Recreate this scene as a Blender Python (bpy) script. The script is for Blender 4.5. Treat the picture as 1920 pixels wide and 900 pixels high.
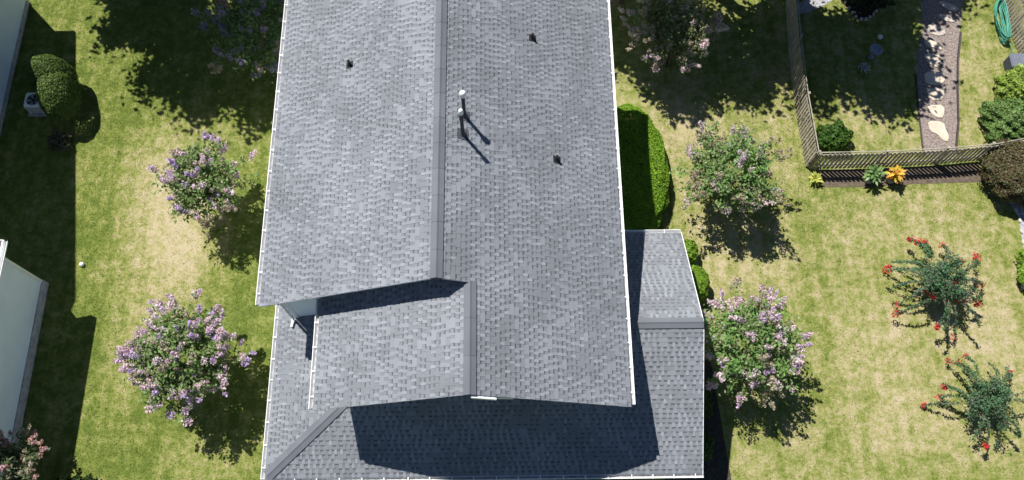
import bpy, math, random
import numpy as np
from mathutils import Vector, Matrix
from math import sin, cos, pi, radians
random.seed(4)
C = bpy.context.scene.collection
SC = bpy.context.scene
for o in list(bpy.data.objects): bpy.data.objects.remove(o)

# ------------------------------------------------------------ camera, sky, sun, exposure
CAM = bpy.data.cameras.new('camera'); cam = bpy.data.objects.new('camera', CAM); C.objects.link(cam)
cr, cu, cf = (0.99986396,-0.01281526,0.01038412), (0.00830224,0.93501322,0.35451564), (0.0142525,0.3543812,-0.93499242)
cam.matrix_world = Matrix(((cr[0],cu[0],-cf[0],0),(cr[1],cu[1],-cf[1],0),(cr[2],cu[2],-cf[2],27.0),(0,0,0,1)))
CAM.sensor_width = 36; CAM.lens = 1600.41/1920*36; CAM.clip_start = .5; CAM.clip_end = 2000
SC.camera = cam
SX, SY = .40, -.42                                    # shadow offset east / south per metre of height
S_EL = math.atan(1/math.hypot(SX, SY)); S_AZ = math.atan2(-SX, -SY)   # azimuth of the sun, clockwise from +Y
W = bpy.data.worlds.new('World'); SC.world = W; W.use_nodes = True
sky = W.node_tree.nodes.new('ShaderNodeTexSky'); sky.sky_type = 'NISHITA'; sky.sun_disc = False
sky.air_density = .7; sky.dust_density = .2; sky.ozone_density = 3.5; sky.sun_elevation = S_EL; sky.sun_rotation = S_AZ
W.node_tree.links.new(sky.outputs[0], W.node_tree.nodes['Background'].inputs[0])
W.node_tree.nodes['Background'].inputs[1].default_value = .06
sl = bpy.data.lights.new('sun', 'SUN'); sun = bpy.data.objects.new('sun', sl); C.objects.link(sun)
sl.energy = 5.0; sl.angle = radians(.53); sl.color = (1, .955, .88)
sun.rotation_euler = Vector((SX, SY, -1)).to_track_quat('-Z', 'Y').to_euler()
SC.view_settings.view_transform = 'Standard'; SC.view_settings.look = 'None'
SC.view_settings.exposure = .62; SC.view_settings.gamma = 1
SC.render.engine = 'CYCLES'

# ------------------------------------------------------------ materials
def nt(m): return m.node_tree.nodes, m.node_tree.links
def mat(name, col, rough=.8, var=.12, scale=6., bump=0., bscale=30., spec=.3, metal=0., attr=False, trans=0.):
    m = bpy.data.materials.new(name); m.use_nodes = True; N, L = nt(m); b = N['Principled BSDF']
    b.inputs['Roughness'].default_value = rough; b.inputs['Specular IOR Level'].default_value = spec; b.inputs['Metallic'].default_value = metal
    g = N.new('ShaderNodeNewGeometry')
    n = N.new('ShaderNodeTexNoise'); n.inputs['Scale'].default_value = scale; n.inputs['Detail'].default_value = 5; L.new(g.outputs['Position'], n.inputs['Vector'])
    mr = N.new('ShaderNodeMapRange'); mr.inputs[1].default_value = .3; mr.inputs[2].default_value = .7; mr.inputs[3].default_value = 1-var; mr.inputs[4].default_value = 1+var
    L.new(n.outputs[0], mr.inputs[0])
    v = N.new('ShaderNodeVectorMath'); v.operation = 'SCALE'
    if attr:
        a = N.new('ShaderNodeAttribute'); a.attribute_name = 'tone'; L.new(a.outputs['Color'], v.inputs[0])
    else: v.inputs[0].default_value = col
    L.new(mr.outputs[0], v.inputs['Scale']); L.new(v.outputs[0], b.inputs['Base Color'])
    if bump:
        n2 = N.new('ShaderNodeTexNoise'); n2.inputs['Scale'].default_value = bscale; n2.inputs['Detail'].default_value = 4; L.new(g.outputs['Position'], n2.inputs['Vector'])
        bp = N.new('ShaderNodeBump'); bp.inputs['Strength'].default_value = bump; bp.inputs['Distance'].default_value = .02; L.new(n2.outputs[0], bp.inputs['Height']); L.new(bp.outputs[0], b.inputs['Normal'])
    if trans:
        t = N.new('ShaderNodeBsdfTranslucent'); L.new(v.outputs[0], t.inputs[0]); mx = N.new('ShaderNodeMixShader'); mx.inputs[0].default_value = trans
        L.new(b.outputs[0], mx.inputs[1]); L.new(t.outputs[0], mx.inputs[2]); L.new(mx.outputs[0], N['Material Output'].inputs[0])
    return m
M = dict(
 shingle=mat('shingle', 0, .9, .13, .7, .5, 90, .2, attr=True),
 cap=mat('cap_shingle', (.195,.20,.22), .9, .12, 9, .4, 90, .2),
 white=mat('white_metal', (.80,.81,.82), .45, .05, 3),
 gutter_in=mat('gutter_inside', (.30,.30,.31), .8, .35, 7),  # mottled grey for the strip inside the gutters
 siding=mat('siding', (.80,.86,.90), .6, .04, 2),
 siding_n=mat('neighbor_siding', (.74,.84,.97), .6, .05, 1.2),
 brick=mat('foundation', (.40,.41,.42), .9, .25, 6, .4, 30),
 wood=mat('fence_wood', (.36,.32,.25), .85, .3, 5, .3, 40),
 woodl=mat('fence_rail_wood', (.30,.28,.23), .85, .25, 5, .3, 40),
 bark=mat('bark', (.16,.12,.09), .9, .3, 12, .5, 40),
 leaf=mat('leaf', 0, .55, .18, 2.5, attr=True, trans=.38, spec=.35),
 petal=mat('petal', 0, .7, .12, 3, attr=True, trans=.38, spec=.2),
 grass=mat('grass_blade', 0, .75, .12, 1.1, attr=True, trans=.2, spec=.2),
 core=mat('twig_core', (.02,.03,.012), .95, .3, 8, .6, 20),
 black=mat('black_rubber', (.018,.019,.022), .6, .2, 10),
 pipe=mat('dark_pipe', (.03,.033,.04), .5, .2, 10),
 flash=mat('flashing', (.06,.066,.08), .6, .2, 10),
 stone=mat('stone', 0, .9, .16, 5, .5, 25, attr=True),
 acm=mat('unit_metal', (.62,.60,.56), .5, .15, 8),
 dgrey=mat('dark_grey_plastic', (.085,.095,.125), .55, .12, 6),
 hose=mat('hose_rubber', (.05,.26,.19), .35, .25, 4),
 roofn=mat('brown_shingle', (.17,.145,.135), .95, .25, 3, .5, 12),
 pot=mat('clay_pot', (.30,.26,.25), .8, .2, 8),
 glass=mat('window_glass', (.05,.06,.07), .08, .1, 2),
 copper=mat('ornament_metal', (.20,.23,.27), .5, .3, 8),
 mulch=mat('mulch', (.21,.175,.16), .95, .5, 14, .9, 22),
 gravel=mat('pale_gravel', (.33,.33,.36), .95, .4, 12, .9, 18),
 edge=mat('edging', (.06,.05,.05), .8, .3, 8),
)
def ground_mat():
    m = bpy.data.materials.new('lawn'); m.use_nodes = True; N, L = nt(m); b = N['Principled BSDF']; b.inputs['Roughness'].default_value = .95; b.inputs['Specular IOR Level'].default_value = .1
    g = N.new('ShaderNodeNewGeometry'); a = N.new('ShaderNodeAttribute'); a.attribute_name = 'dry'
    def noise(s, d=5, r=.6):
        n = N.new('ShaderNodeTexNoise'); n.inputs['Scale'].default_value = s; n.inputs['Detail'].default_value = d; n.inputs['Roughness'].default_value = r; L.new(g.outputs['Position'], n.inputs['Vector']); return n.outputs[0]
    def ma(op, x, y):
        k = N.new('ShaderNodeMath'); k.operation = op
        for i, q in enumerate((x, y)):
            if isinstance(q, (int, float)): k.inputs[i].default_value = q
            else: L.new(q, k.inputs[i])
        return k.outputs[0]
    n1, n2, n3 = noise(.9), noise(2.6, 6, .72), noise(7.5, 5, .75)
    k = ma('ADD', ma('MULTIPLY', ma('SUBTRACT', n1, .5), .7), ma('MULTIPLY', ma('SUBTRACT', n2, .5), 2.0))
    k = ma('ADD', k, ma('MULTIPLY', ma('SUBTRACT', n3, .5), 1.3))
    mp = N.new('ShaderNodeVectorMath'); mp.operation = 'MULTIPLY'; mp.inputs[1].default_value = (3.2,.35,1); L.new(g.outputs['Position'], mp.inputs[0])
    n4 = N.new('ShaderNodeTexNoise'); n4.inputs['Scale'].default_value = 1; n4.inputs['Detail'].default_value = 3; L.new(mp.outputs[0], n4.inputs['Vector'])   # mowing streaks
    k = ma('ADD', k, ma('MULTIPLY', ma('SUBTRACT', n4.outputs[0], .5), .75))
    d = ma('ADD', a.outputs['Fac'], k)
    r = N.new('ShaderNodeValToRGB'); L.new(d, r.inputs[0]); e = r.color_ramp.elements
    e[0].position = 0; e[0].color = (.095,.132,.025,1); e[1].position = 1; e[1].color = (.385,.33,.215,1)
    for p, c in ((.28,(.158,.188,.044,1)),(.5,(.23,.235,.085,1)),(.74,(.315,.285,.145,1))):
        x = e.new(p); x.color = c
    L.new(r.outputs[0], b.inputs['Base Color'])
    bp = N.new('ShaderNodeBump'); bp.inputs['Strength'].default_value = .6; bp.inputs['Distance'].default_value = .04
    L.new(noise(18, 6, .8), bp.inputs['Height']); L.new(bp.outputs[0], b.inputs['Normal'])
    return m

# ------------------------------------------------------------ helpers
ORG = {}
def put(o, label=None, cat=None, group=None, kind=None):
    if label: o['label'] = label
    if cat: o['category'] = cat
    if group: o['group'] = group
    if kind: o['kind'] = kind
    return o
def thing(name, loc, label, cat, group=None):
    o = bpy.data.objects.new(name, None); C.objects.link(o); o.location = loc; o.empty_display_size = .2
    ORG[o.name] = Vector(loc); return put(o, label, cat, group)
class MB:
    def __init__(s): s.v, s.f, s.c, s.m = [], [], [], []
    def add(s, vs, fs, col=None, mi=0):
        n = len(s.v); s.v += [tuple(x) for x in vs]; s.f += [[n+i for i in f] for f in fs]
        s.c += [tuple(col) if col is not None else (.5,.5,.5)]*len(vs); s.m += [mi]*len(fs); return s
    def box(s, x0,x1,y0,y1,z0,z1, col=None, mi=0):
        return s.hexa([(x0,y0,z0),(x1,y0,z0),(x1,y1,z0),(x0,y1,z0),(x0,y0,z1),(x1,y0,z1),(x1,y1,z1),(x0,y1,z1)], col, mi)
    def hexa(s, v, col=None, mi=0):
        return s.add(v, [(3,2,1,0),(4,5,6,7),(0,1,5,4),(1,2,6,5),(2,3,7,6),(3,0,4,7)], col, mi)
    def beam(s, a, b, w, h, up=(0,0,1), col=None, mi=0):
        a, b = Vector(a), Vector(b); d = (b-a).normalized(); sd = d.cross(Vector(up)).normalized(); u = sd.cross(d)
        q = lambda p, i, j: p + sd*(i*w/2) + u*(j*h/2)
        return s.hexa([q(a,-1,-1),q(a,1,-1),q(b,1,-1),q(b,-1,-1),q(a,-1,1),q(a,1,1),q(b,1,1),q(b,-1,1)], col, mi)
    def tube(s, pts, rad, n=8, col=None, mi=0, cap=True):
        P = [Vector(p) for p in pts]; k = len(P); R = rad if isinstance(rad, (list, tuple)) else [rad]*k
        vs, fs = [], []; ref = None
        for i in range(k):
            d = (P[min(i+1,k-1)]-P[max(i-1,0)]).normalized()
            if ref is None: ref = d.orthogonal().normalized()
            ref = (ref - d*ref.dot(d)); ref = ref.normalized() if ref.length > 1e-6 else d.orthogonal().normalized()
            c = d.cross(ref)
            for j in range(n):
                t = 2*pi*j/n; vs.append(P[i] + (ref*cos(t) + c*sin(t))*R[i])
        for i in range(k-1):
            for j in range(n): fs.append((i*n+j, i*n+(j+1)%n, (i+1)*n+(j+1)%n, (i+1)*n+j))
        if cap: fs += [tuple(range(n-1,-1,-1)), tuple(range((k-1)*n, k*n))]
        return s.add(vs, fs, col, mi)
    def lathe(s, c, prof, n=20, col=None, mi=0):
        vs, fs = [], []
        for r, z in prof:
            for j in range(n): t = 2*pi*j/n; vs.append((c[0]+r*cos(t), c[1]+r*sin(t), c[2]+z))
        k = len(prof)
        for i in range(k-1):
            for j in range(n): fs.append((i*n+j, i*n+(j+1)%n, (i+1)*n+(j+1)%n, (i+1)*n+j))
        fs += [tuple(range(n-1,-1,-1)), tuple(range((k-1)*n, k*n))]
        return s.add(vs, fs, col, mi)
    def build(s, name, m, parent=None, smooth=False, attr=False):
        root = parent
        while root is not None and root.parent: root = root.parent
        off = ORG[root.name] if root is not None else Vector((0,0,0))
        if parent is None:
            a = np.array(s.v); off = Vector((float((a[:,0].min()+a[:,0].max())/2), float((a[:,1].min()+a[:,1].max())/2), float(a[:,2].min())))
        me = bpy.data.meshes.new(name); me.from_pydata([(x-off.x, y-off.y, z-off.z) for x,y,z in s.v], [], s.f)
        for k in (m if isinstance(m, list) else [m]): me.materials.append(k)
        if isinstance(m, list): me.polygons.foreach_set('material_index', s.m)
        if attr:
            at = me.attributes.new('tone', 'FLOAT_COLOR', 'POINT'); at.data.foreach_set('color', np.array([(*c,1) for c in s.c], dtype=np.float32).ravel())
        if smooth: me.polygons.foreach_set('use_smooth', [True]*len(me.polygons))
        me.update(); o = bpy.data.objects.new(name, me); C.objects.link(o)
        if parent is None: o.location = off
        else: o.parent = parent
        return o
def quadcloud(name, m, root, cen, A, B, col, parent=None, kite=True):
    """n small leaves as kites: centre, half length vector, half width vector, colour (numpy arrays)"""
    n = len(cen); off = np.array(ORG[root.name]); c = cen-off
    v = np.empty((n,4,3), np.float32)
    if kite: v[:,0] = c-A; v[:,1] = c+B-A*.1; v[:,2] = c+A; v[:,3] = c-B-A*.1
    else: v[:,0] = c-A-B; v[:,1] = c-A+B; v[:,2] = c+A+B; v[:,3] = c+A-B
    me = bpy.data.meshes.new(name); me.vertices.add(4*n); me.vertices.foreach_set('co', v.ravel())
    me.loops.add(4*n); me.loops.foreach_set('vertex_index', np.arange(4*n, dtype=np.int32)); me.polygons.add(n)
    me.polygons.foreach_set('loop_start', np.arange(0,4*n,4, dtype=np.int32)); me.polygons.foreach_set('loop_total', np.full(n,4,np.int32))
    at = me.attributes.new('tone', 'FLOAT_COLOR', 'POINT'); cc = np.ones((n,4,4), np.float32); cc[:,:,:3] = col[:,None,:]; at.data.foreach_set('color', cc.ravel())
    me.materials.append(m); me.update(calc_edges=True); o = bpy.data.objects.new(name, me); C.objects.link(o); o.parent = parent or root; return o
def unit(a): return a/np.maximum(np.linalg.norm(a, axis=-1, keepdims=True), 1e-9)
def leafdirs(rng, n, normal=None, spread=1.):
    """random leaf planes, facing roughly along `normal`"""
    nn = unit(rng.normal(size=(n,3))*spread + (normal if normal is not None else np.array([0,0,.8])))
    a = unit(np.cross(nn, rng.normal(size=(n,3)))); return a, np.cross(nn, a)

# ------------------------------------------------------------ ground
def px_blob(x, y, rx, ry, v): return (x, y, rx, ry, v)
DRY = [  # world x, y, radius x, radius y, dryness added
 (-11.6,12.6,1.5,2.4,.72),(-11.2,9.6,1.5,2.4,.72),(-11.9,6.2,.75,1.9,.52),(-10.4,10.6,1.3,2.,.35),(-9.6,14.2,1.6,1.2,.25),(-9.0,3.2,1.4,.9,.4),(-12.6,17.0,1.3,2.2,-.12),(-13.4,11.,.6,3.,-.02),(-11.4,3.6,1.5,1.4,-.08),(-8.,8.2,1.2,1.3,-.1),(-7.2,6.8,.7,1.2,-.08),
 (5.6,15.2,1.9,1.6,.52),(6.8,12.8,.8,2.8,.6),(7.4,9.3,1.5,1.5,.68),(7.3,14.5,2.5,.9,.4),(9.9,15.,.7,3.,.42),(8.6,9.8,1.3,1.6,.4),(9.6,8.5,.5,3.,.38),(9.,3.,2.6,1.3,.38),(11.6,6.,1.2,4.,.42),(11.9,10.8,1.1,1.1,.2),
 (14.6,10.4,2.2,1.6,.62),(15.8,7.6,1.9,2.,.75),(13.2,6.2,1.8,2.4,.58),(14.,3.4,2.4,1.4,.5),(17.2,5.2,1.6,2.4,.62),(13.4,14.4,2.,1.2,.52),(17.6,16.2,1.1,2.5,.56),(14.8,14.2,.6,.7,.2),(16.8,14.1,.6,.8,.5),(10.7,10.,.7,2.6,-.03),
 (-15.,5.,1.2,9.,.1),(0,1.,8.,1.6,.3)]
def dryness(x, y):
    d = np.full_like(x, .17)
    d = d + np.where(x > 3.5, .17, 0.)
    for a, b, rx, ry, v in DRY: d = d + v*(.42 if a > 3 else .66)*np.exp(-(((x-a)/rx)**2 + ((y-b)/ry)**2)**1.3)
    return np.clip(d, .02, .88)
xs = np.concatenate([[-400,-150,-60,-30], np.arange(-24,26.01,.25), [32,60,150,400]]); ys = np.concatenate([[-400,-150,-60,-20,-8], np.arange(-3,26.01,.25), [34,60,150,400]])
gx, gy = np.meshgrid(xs, ys); nx, ny = len(xs), len(ys)
gv = [(float(a), float(b), 0.) for a, b in zip(gx.ravel(), gy.ravel())]
me = bpy.data.meshes.new('ground'); me.from_pydata(gv, [], [(j*nx+i, j*nx+i+1, (j+1)*nx+i+1, (j+1)*nx+i) for j in range(ny-1) for i in range(nx-1)])
at = me.attributes.new('dry', 'FLOAT', 'POINT'); at.data.foreach_set('value', dryness(gx.ravel(), gy.ravel()).astype(np.float32))
LAWN = ground_mat(); me.materials.append(LAWN); g = bpy.data.objects.new('ground', me); C.objects.link(g); put(g, 'patchy mown lawn, green with straw coloured worn areas', 'lawn', kind='structure')

def sheet(name, pts, z, m, label, cat):
    b = MB(); n = len(pts); b.add([(x,y,z) for x,y in pts], [tuple(range(n))]); o = b.build(name, m); put(o, label, cat, kind='structure'); return o
PATH = [(15.05,13.3),(15.07,13.7),(15.2,15.2),(15.35,16.6),(15.6,17.6),(15.95,18.6),(16.1,19.9),(16.1,22.),(17.9,22.),(17.75,19.9),(17.3,18.4),(16.95,17.2),(16.7,16.),(16.45,14.6),(16.2,13.7),(16.15,13.3)]
sheet('garden_path', PATH, .008, M['mulch'], 'brown mulch garden path set with stepping stones', 'path')
sheet('gravel_bed', [(11.15,19.25),(11.6,19.28),(12.1,19.5),(12.7,19.85),(12.9,20.6),(12.2,20.4),(11.7,19.9),(11.15,19.62)], .01, M['gravel'], 'curved band of pale grey gravel inside the fence', 'gravel')
b = [(13.1,21.),(13.1,19.9),(13.3,19.4),(13.6,19.05),(13.85,18.98),(14.2,19.2),(14.45,19.6),(14.7,20.4),(14.7,21.)]
sheet('planting_bed', b, .012, mat('dark_soil', (.03,.024,.018), .95, .4, 12, .8, 20), 'dark soil bed ringed with small pale stones', 'flower bed')
sheet('planting_bed', [(17.05,12.6),(17.55,11.7),(17.85,10.9),(17.75,9.8),(17.4,9.0),(17.4,8.4),(17.9,7.9),(24,7.5),(24,13),(17.3,13)], .009, M['gravel'], 'grey gravel bed with pale stone edge beside brown bush', 'flower bed')
sheet('soil_strip', [(3.,9.6),(5.6,9.6),(6.1,7.6),(6.75,6.0),(7.1,1.5),(5.,1.4),(5.,9.5)], .007, mat('dark_earth', (.05,.045,.035), .95, .4, 9, .8, 20), 'dark earth strip along the east side of the house', 'soil')
sheet('planting_bed', [(11.,12.72),(16.9,12.95),(16.9,12.25),(14.6,12.2),(13,12.1),(11.3,12.1)], .007, mat('bed_earth', (.10,.078,.06), .95, .4, 9, .8, 20), 'narrow earth bed in front of the picket fence', 'flower bed')
b = MB(); E1 = [(16.2,13.35),(16.23,13.7),(16.48,14.6),(16.73,16.),(16.98,17.2),(17.33,18.4)]
for p, q in zip(E1, E1[1:]): b.beam((*p,.04),(*q,.04),.05,.09)
put(b.build('path_edging', M['edge']), 'dark edging board along the right side of the mulch path', 'path edging')
b = MB(); E2 = [(15.0,13.35),(15.02,13.7),(15.15,15.2),(15.3,16.6)]
for p, q in zip(E2, E2[1:]): b.beam((*p,.03),(*q,.03),.04,.06)
put(b.build('path_edging', M['edge']), 'thin dark edging along the left side of the mulch path', 'path edging')

# grass blades: countless, one object
rng = np.random.default_rng(3)
n = 330000
X = rng.uniform(-17.8,20.3,n); Y = rng.uniform(1.6,20.5,n)
def inside(px, py, poly):
    r = np.zeros(len(px), bool); k = len(poly)
    for i in range(k):
        x1,y1 = poly[i]; x2,y2 = poly[(i+1)%k]
        if y1 == y2: continue
        r ^= ((y1 > py) != (y2 > py)) & (px < (x2-x1)*(py-y1)/(y2-y1)+x1)
    return r
keep = ~inside(X,Y,PATH) & ~((X>-6.1)&(X<5.3)&(Y>2.6)&(Y<16.2)) & ~((X>3)&(X<7.)&(Y<9.6)) & ~((X>17.3)&(Y>8)&(Y<13)) & ~((X>13.1)&(X<14.7)&(Y>19)) & ~((X>11)&(X<16.9)&(Y>12.2)&(Y<12.9))
D = dryness(X,Y); clump = np.sin(X*5.1+np.sin(Y*3.7)*2)*np.sin(Y*4.3+np.sin(X*4.9)*2)
keep &= rng.random(n) < np.clip(1.25-1.1*D+.25*clump, .12, 1)
X, Y, D = X[keep], Y[keep], D[keep]; n = len(X)
h = rng.uniform(.014,.034,n); az = rng.uniform(0,2*pi,n); tl = rng.uniform(.5,1.3,n)
A = np.stack([np.cos(az)*np.sin(tl), np.sin(az)*np.sin(tl), np.cos(tl)],1)*h[:,None]
B = np.stack([-np.sin(az), np.cos(az), np.zeros(n)],1)*rng.uniform(.005,.011,n)[:,None]
col = np.zeros((n,3))
tmp = thing('grass', (0,0,0), None, None)
gr = quadcloud('grass', LAWN, tmp, np.stack([X,Y,A[:,2]],1), A, B, col); gr.parent = None; bpy.data.objects.remove(tmp); gr.name = 'grass'
at = gr.data.attributes.new('dry','FLOAT','POINT'); at.data.foreach_set('value', np.repeat((D+rng.normal(0,.13,n)).astype(np.float32),4)); gr.data.attributes.remove(gr.data.attributes['tone'])
put(gr, 'short mown grass blades growing all over the lawn', 'grass', kind='stuff')

# ------------------------------------------------------------ house
XL, XR, ZE, P1, YG1, XL2, YG2 = -6.333, 3.284, 5.348, .481, 6.45, -4.74, 3.73
ZE2, XE, XW, YN, YS, YR, ZR2 = 2.708, 5.547, -6.51, 9.393, 2.269, 6.10, 4.442
YTOP = 16.45; XM = (XL+XR)/2; ZM = ZE+P1*(XR-XL)/2; X2 = (XL2+XR)/2; Z2 = ZE+P1*(XR-XL2)/2
PS = (ZR2-ZE2)/(YR-YS); PN = (ZR2-ZE2)/(YN-YR); PW = PS*3/3.465
house = thing('house', (-1.5, 9., 0), 'large house with grey shingle gable roofs and white gutters in the centre', 'house')
LT = (.200,.216,.243); 
def shingle_slope(name, o, u, v, ur, V, parent, seed):
    """courses of laminated shingles laid up the slope: o = eave corner, u along the eave, v up the slope; ur(v) gives the clipped span"""
    R = random.Random(seed); o, u, v = Vector(o), Vector(u).normalized(), Vector(v).normalized(); nrm = u.cross(v); 
    if nrm.z < 0: nrm = -nrm
    b = MB(); ex = .131; ncr = int(math.ceil(V/ex)); P = lambda a, s, h: o+u*a+v*s+nrm*h
    def slab(a0,a1,s0,s1,h0,h1,col,col2=None,a2=None,a3=None):   # wedge: h0 at the butt, h1 at the top
        a2 = a0 if a2 is None else a2; a3 = a1 if a3 is None else a3
        b.add([P(a0,s0,h0),P(a1,s0,h0),P(a3,s1,h1),P(a2,s1,h1),P(a0,s0,-.004),P(a1,s0,-.004),P(a3,s1,-.004),P(a2,s1,-.004)],
              [(0,1,2,3),(4,5,1,0),(5,6,2,1),(7,4,0,3)], col)
    for j in range(ncr):
        s0, s1 = j*ex, min((j+1)*ex, V); a0, a1 = ur(s0); a2, a3 = ur(s1)
        if a1-a0 < .03: continue
        k = R.uniform(.97,1.03)
        slab(a0,a1,s0,s1,.009,.001,tuple(c*.85*k for c in LT), None, a2, a3)      # lower laminate
        b.add([P(lo_,s1-.014,.0035) for lo_ in (max(a0,a2),min(a1,a3))]+[P(lo_,s1,.0025) for lo_ in (min(a1,a3),max(a0,a2))], [(0,1,2,3)], tuple(c*.66 for c in LT))  # thin dark line: shadow under the next butt, put into the colour
        a = a0 - R.uniform(0,.2); lo, hi = max(a0,a2), min(a1,a3)
        while a < hi:
            w = R.uniform(.065,.125); gp = R.uniform(.06,.105); pf = math.sin((a+seed)*1.9+2.1*math.sin(s0*2.3+seed))+math.sin(s0*3.1+a*.9)+R.uniform(-1.6,1.6)
            q = 1.04 if pf > -.3 else .86
            if R.random() < .17: q = 1.17; w = .085
            if R.random() < .10: w += .17; q = min(q,1.03)
            t0, t1 = max(a,lo), min(a+w,hi)
            if t1-t0 > .015:
                q *= R.uniform(.97,1.03); i = .008; slab(t0,t1,s0,s1,.017,.009,(LT[0]*q,LT[1]*q,LT[2]*q),None,min(t0+i,t1),max(t1-i,t0))
            g0, g1 = max(a+w,lo), min(a+w+gp,hi)
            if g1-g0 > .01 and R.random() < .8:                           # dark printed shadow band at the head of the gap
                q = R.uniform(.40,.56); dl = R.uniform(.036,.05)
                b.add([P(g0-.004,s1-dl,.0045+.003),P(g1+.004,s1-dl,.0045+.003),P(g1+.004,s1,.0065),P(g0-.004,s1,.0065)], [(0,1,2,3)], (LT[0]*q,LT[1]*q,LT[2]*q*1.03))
            a += w+gp
    return b.build(name, M['shingle'], parent, attr=True)
def slope_deck(b, poly, th, drop=.012):
    """slab under a sloping polygon"""
    n = len(poly); b.add([(x,y,z-drop) for x,y,z in poly]+[(x,y,z-th) for x,y,z in poly], [tuple(range(n)), tuple(range(2*n-1,n-1,-1))]+[(i,n+i,n+(i+1)%n,(i+1)%n) for i in range(n)])
def ridge_cap(name, a, b_, da, db, parent, half=.17, R=random.Random(9), lift=.042, expo=.7):
    """folded cap shingles overlapping along the ridge a -> b; da, db = downslope unit vectors of the two sides"""
    a, b_, da, db = Vector(a), Vector(b_), Vector(da).normalized(), Vector(db).normalized(); L = (b_-a).length; d = (b_-a)/L; n = max(1,int(L/expo)); mb = MB(); up = Vector((0,0,1))
    for i in range(n):
        s0, s1 = i*L/n, min((i+1)*L/n+.02, L); k = R.uniform(.94,1.05); h0, h1 = lift+.008, lift
        col = (.132*k,.143*k,.166*k); w = half
        c = []
        for s, h in ((s0,h0),(s1,h1)):
            p = a+d*s
            for q in (da*w, da*.05, None, db*.05, db*w):
                c.append(p + up*(h+.012) if q is None else p+q+up*h)
            c.append(p+da*w-up*.004); c.append(p+db*w-up*.004)
        mb.add(c, [(0,1,8,7),(1,2,9,8),(2,3,10,9),(3,4,11,10),(5,0,7,12),(4,6,13,11),(5,6,4,3,2,1,0),(7,8,9,10,11,13,12)], col)
    return mb.build(name, M['shingle'], parent, attr=True)
sq = lambda p: math.sqrt(1+p*p)
# upper roof: three slopes
deck = MB()
slope_deck(deck, [(XL,YG1,ZE),(XM,YG1,ZM),(XM,YTOP,ZM),(XL,YTOP,ZE)], .17)
slope_deck(deck, [(XR,YG2,ZE),(XR,YTOP,ZE),(XM,YTOP,ZM),(XM,YG1,ZM),(X2,YG1,Z2),(X2,YG2,Z2)], .17)
slope_deck(deck, [(XL2,YG2,ZE),(X2,YG2,Z2),(X2,YG1+.4,Z2),(XL2,YG1+.4,ZE)], .17)
upper = deck.build('roof', M['white'], house); upper['label'] = 'upper gable roof in two steps, sunlit grey shingles'
d1 = P1
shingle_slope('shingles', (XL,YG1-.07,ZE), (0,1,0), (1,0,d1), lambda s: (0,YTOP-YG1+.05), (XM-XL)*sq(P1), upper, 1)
LB = (XR-XM)*sq(P1); LB2 = (XR-X2)*sq(P1)
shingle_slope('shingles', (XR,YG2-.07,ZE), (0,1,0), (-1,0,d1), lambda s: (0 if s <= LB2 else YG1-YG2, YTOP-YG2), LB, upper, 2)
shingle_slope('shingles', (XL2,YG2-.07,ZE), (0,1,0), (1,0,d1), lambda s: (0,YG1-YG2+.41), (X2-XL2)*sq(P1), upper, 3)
ridge_cap('ridge_cap', (XM,YG1-.07,ZM), (XM,YTOP,ZM), (-1,0,-d1), (1,0,-d1), upper)
ridge_cap('ridge_cap', (X2,YG2-.07,Z2), (X2,YG1-.03,Z2), (-1,0,-d1), (1,0,-d1), upper)
# lower roof
deck = MB(); HK = 3.465/3.; YW = YG1+.33; XWI = XL2+.4
zw = lambda x: ZE2+PW*(x-XW); zs = lambda y: ZE2+PS*(y-YS); zn = lambda y: ZE2+PN*(YN-y)
xe_ = lambda y: XE
YF = YG2+.85                                                        # front wall of the upper storey
xh = lambda y: XW+(y-YS)*HK                                         # hip line
slope_deck(deck, [(XW,YS,ZE2),(xh(YF+.5),YF+.5,zs(YF+.5)),(XWI+.1,YW+.5,zw(XWI+.1)),(XW,YW+.5,ZE2)], .16)
slope_deck(deck, [(XW,YS,ZE2),(XE,YS,ZE2),(XE,YR,ZR2),(XR-.5,YR,ZR2),(XR-.5,YF+.5,zs(YF+.5)),(xh(YF+.5),YF+.5,zs(YF+.5))], .16)
slope_deck(deck, [(XR-.5,YN,ZE2),(XR-.5,YR,ZR2),(XE,YR,ZR2),(XE,YN,ZE2)], .16)
lower = deck.build('roof', M['white'], house); lower['label'] = 'lower single storey roof with hip corner and small east gable'
SV = lambda s: s/sq(PS)
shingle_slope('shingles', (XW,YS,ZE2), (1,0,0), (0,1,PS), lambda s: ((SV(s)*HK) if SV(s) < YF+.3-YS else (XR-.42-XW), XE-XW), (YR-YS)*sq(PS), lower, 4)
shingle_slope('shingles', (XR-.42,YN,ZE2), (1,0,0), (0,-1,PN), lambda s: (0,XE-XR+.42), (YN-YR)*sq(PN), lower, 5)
WV = lambda s: s/sq(PW)
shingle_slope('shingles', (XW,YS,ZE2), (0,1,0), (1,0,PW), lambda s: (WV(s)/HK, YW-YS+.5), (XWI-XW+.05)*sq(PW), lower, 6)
ridge_cap('ridge_cap', (XE,YR,ZR2), (XR-.42,YR,ZR2), (0,-1,-PS), (0,1,-PN), lower)
hp = Vector((xh(YF+.1),YF+.1,zs(YF+.1))); h0 = Vector((XW+.06,YS+.06/HK,ZE2+.02)); hd = (hp-h0).normalized()
da = Vector((0,-1,-PS)); da = (da-hd*da.dot(hd)); db = Vector((-1,0,-PW)); db = db-hd*db.dot(hd)
ridge_cap('hip_cap', h0, hp, da, db, lower, expo=.2)
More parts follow.
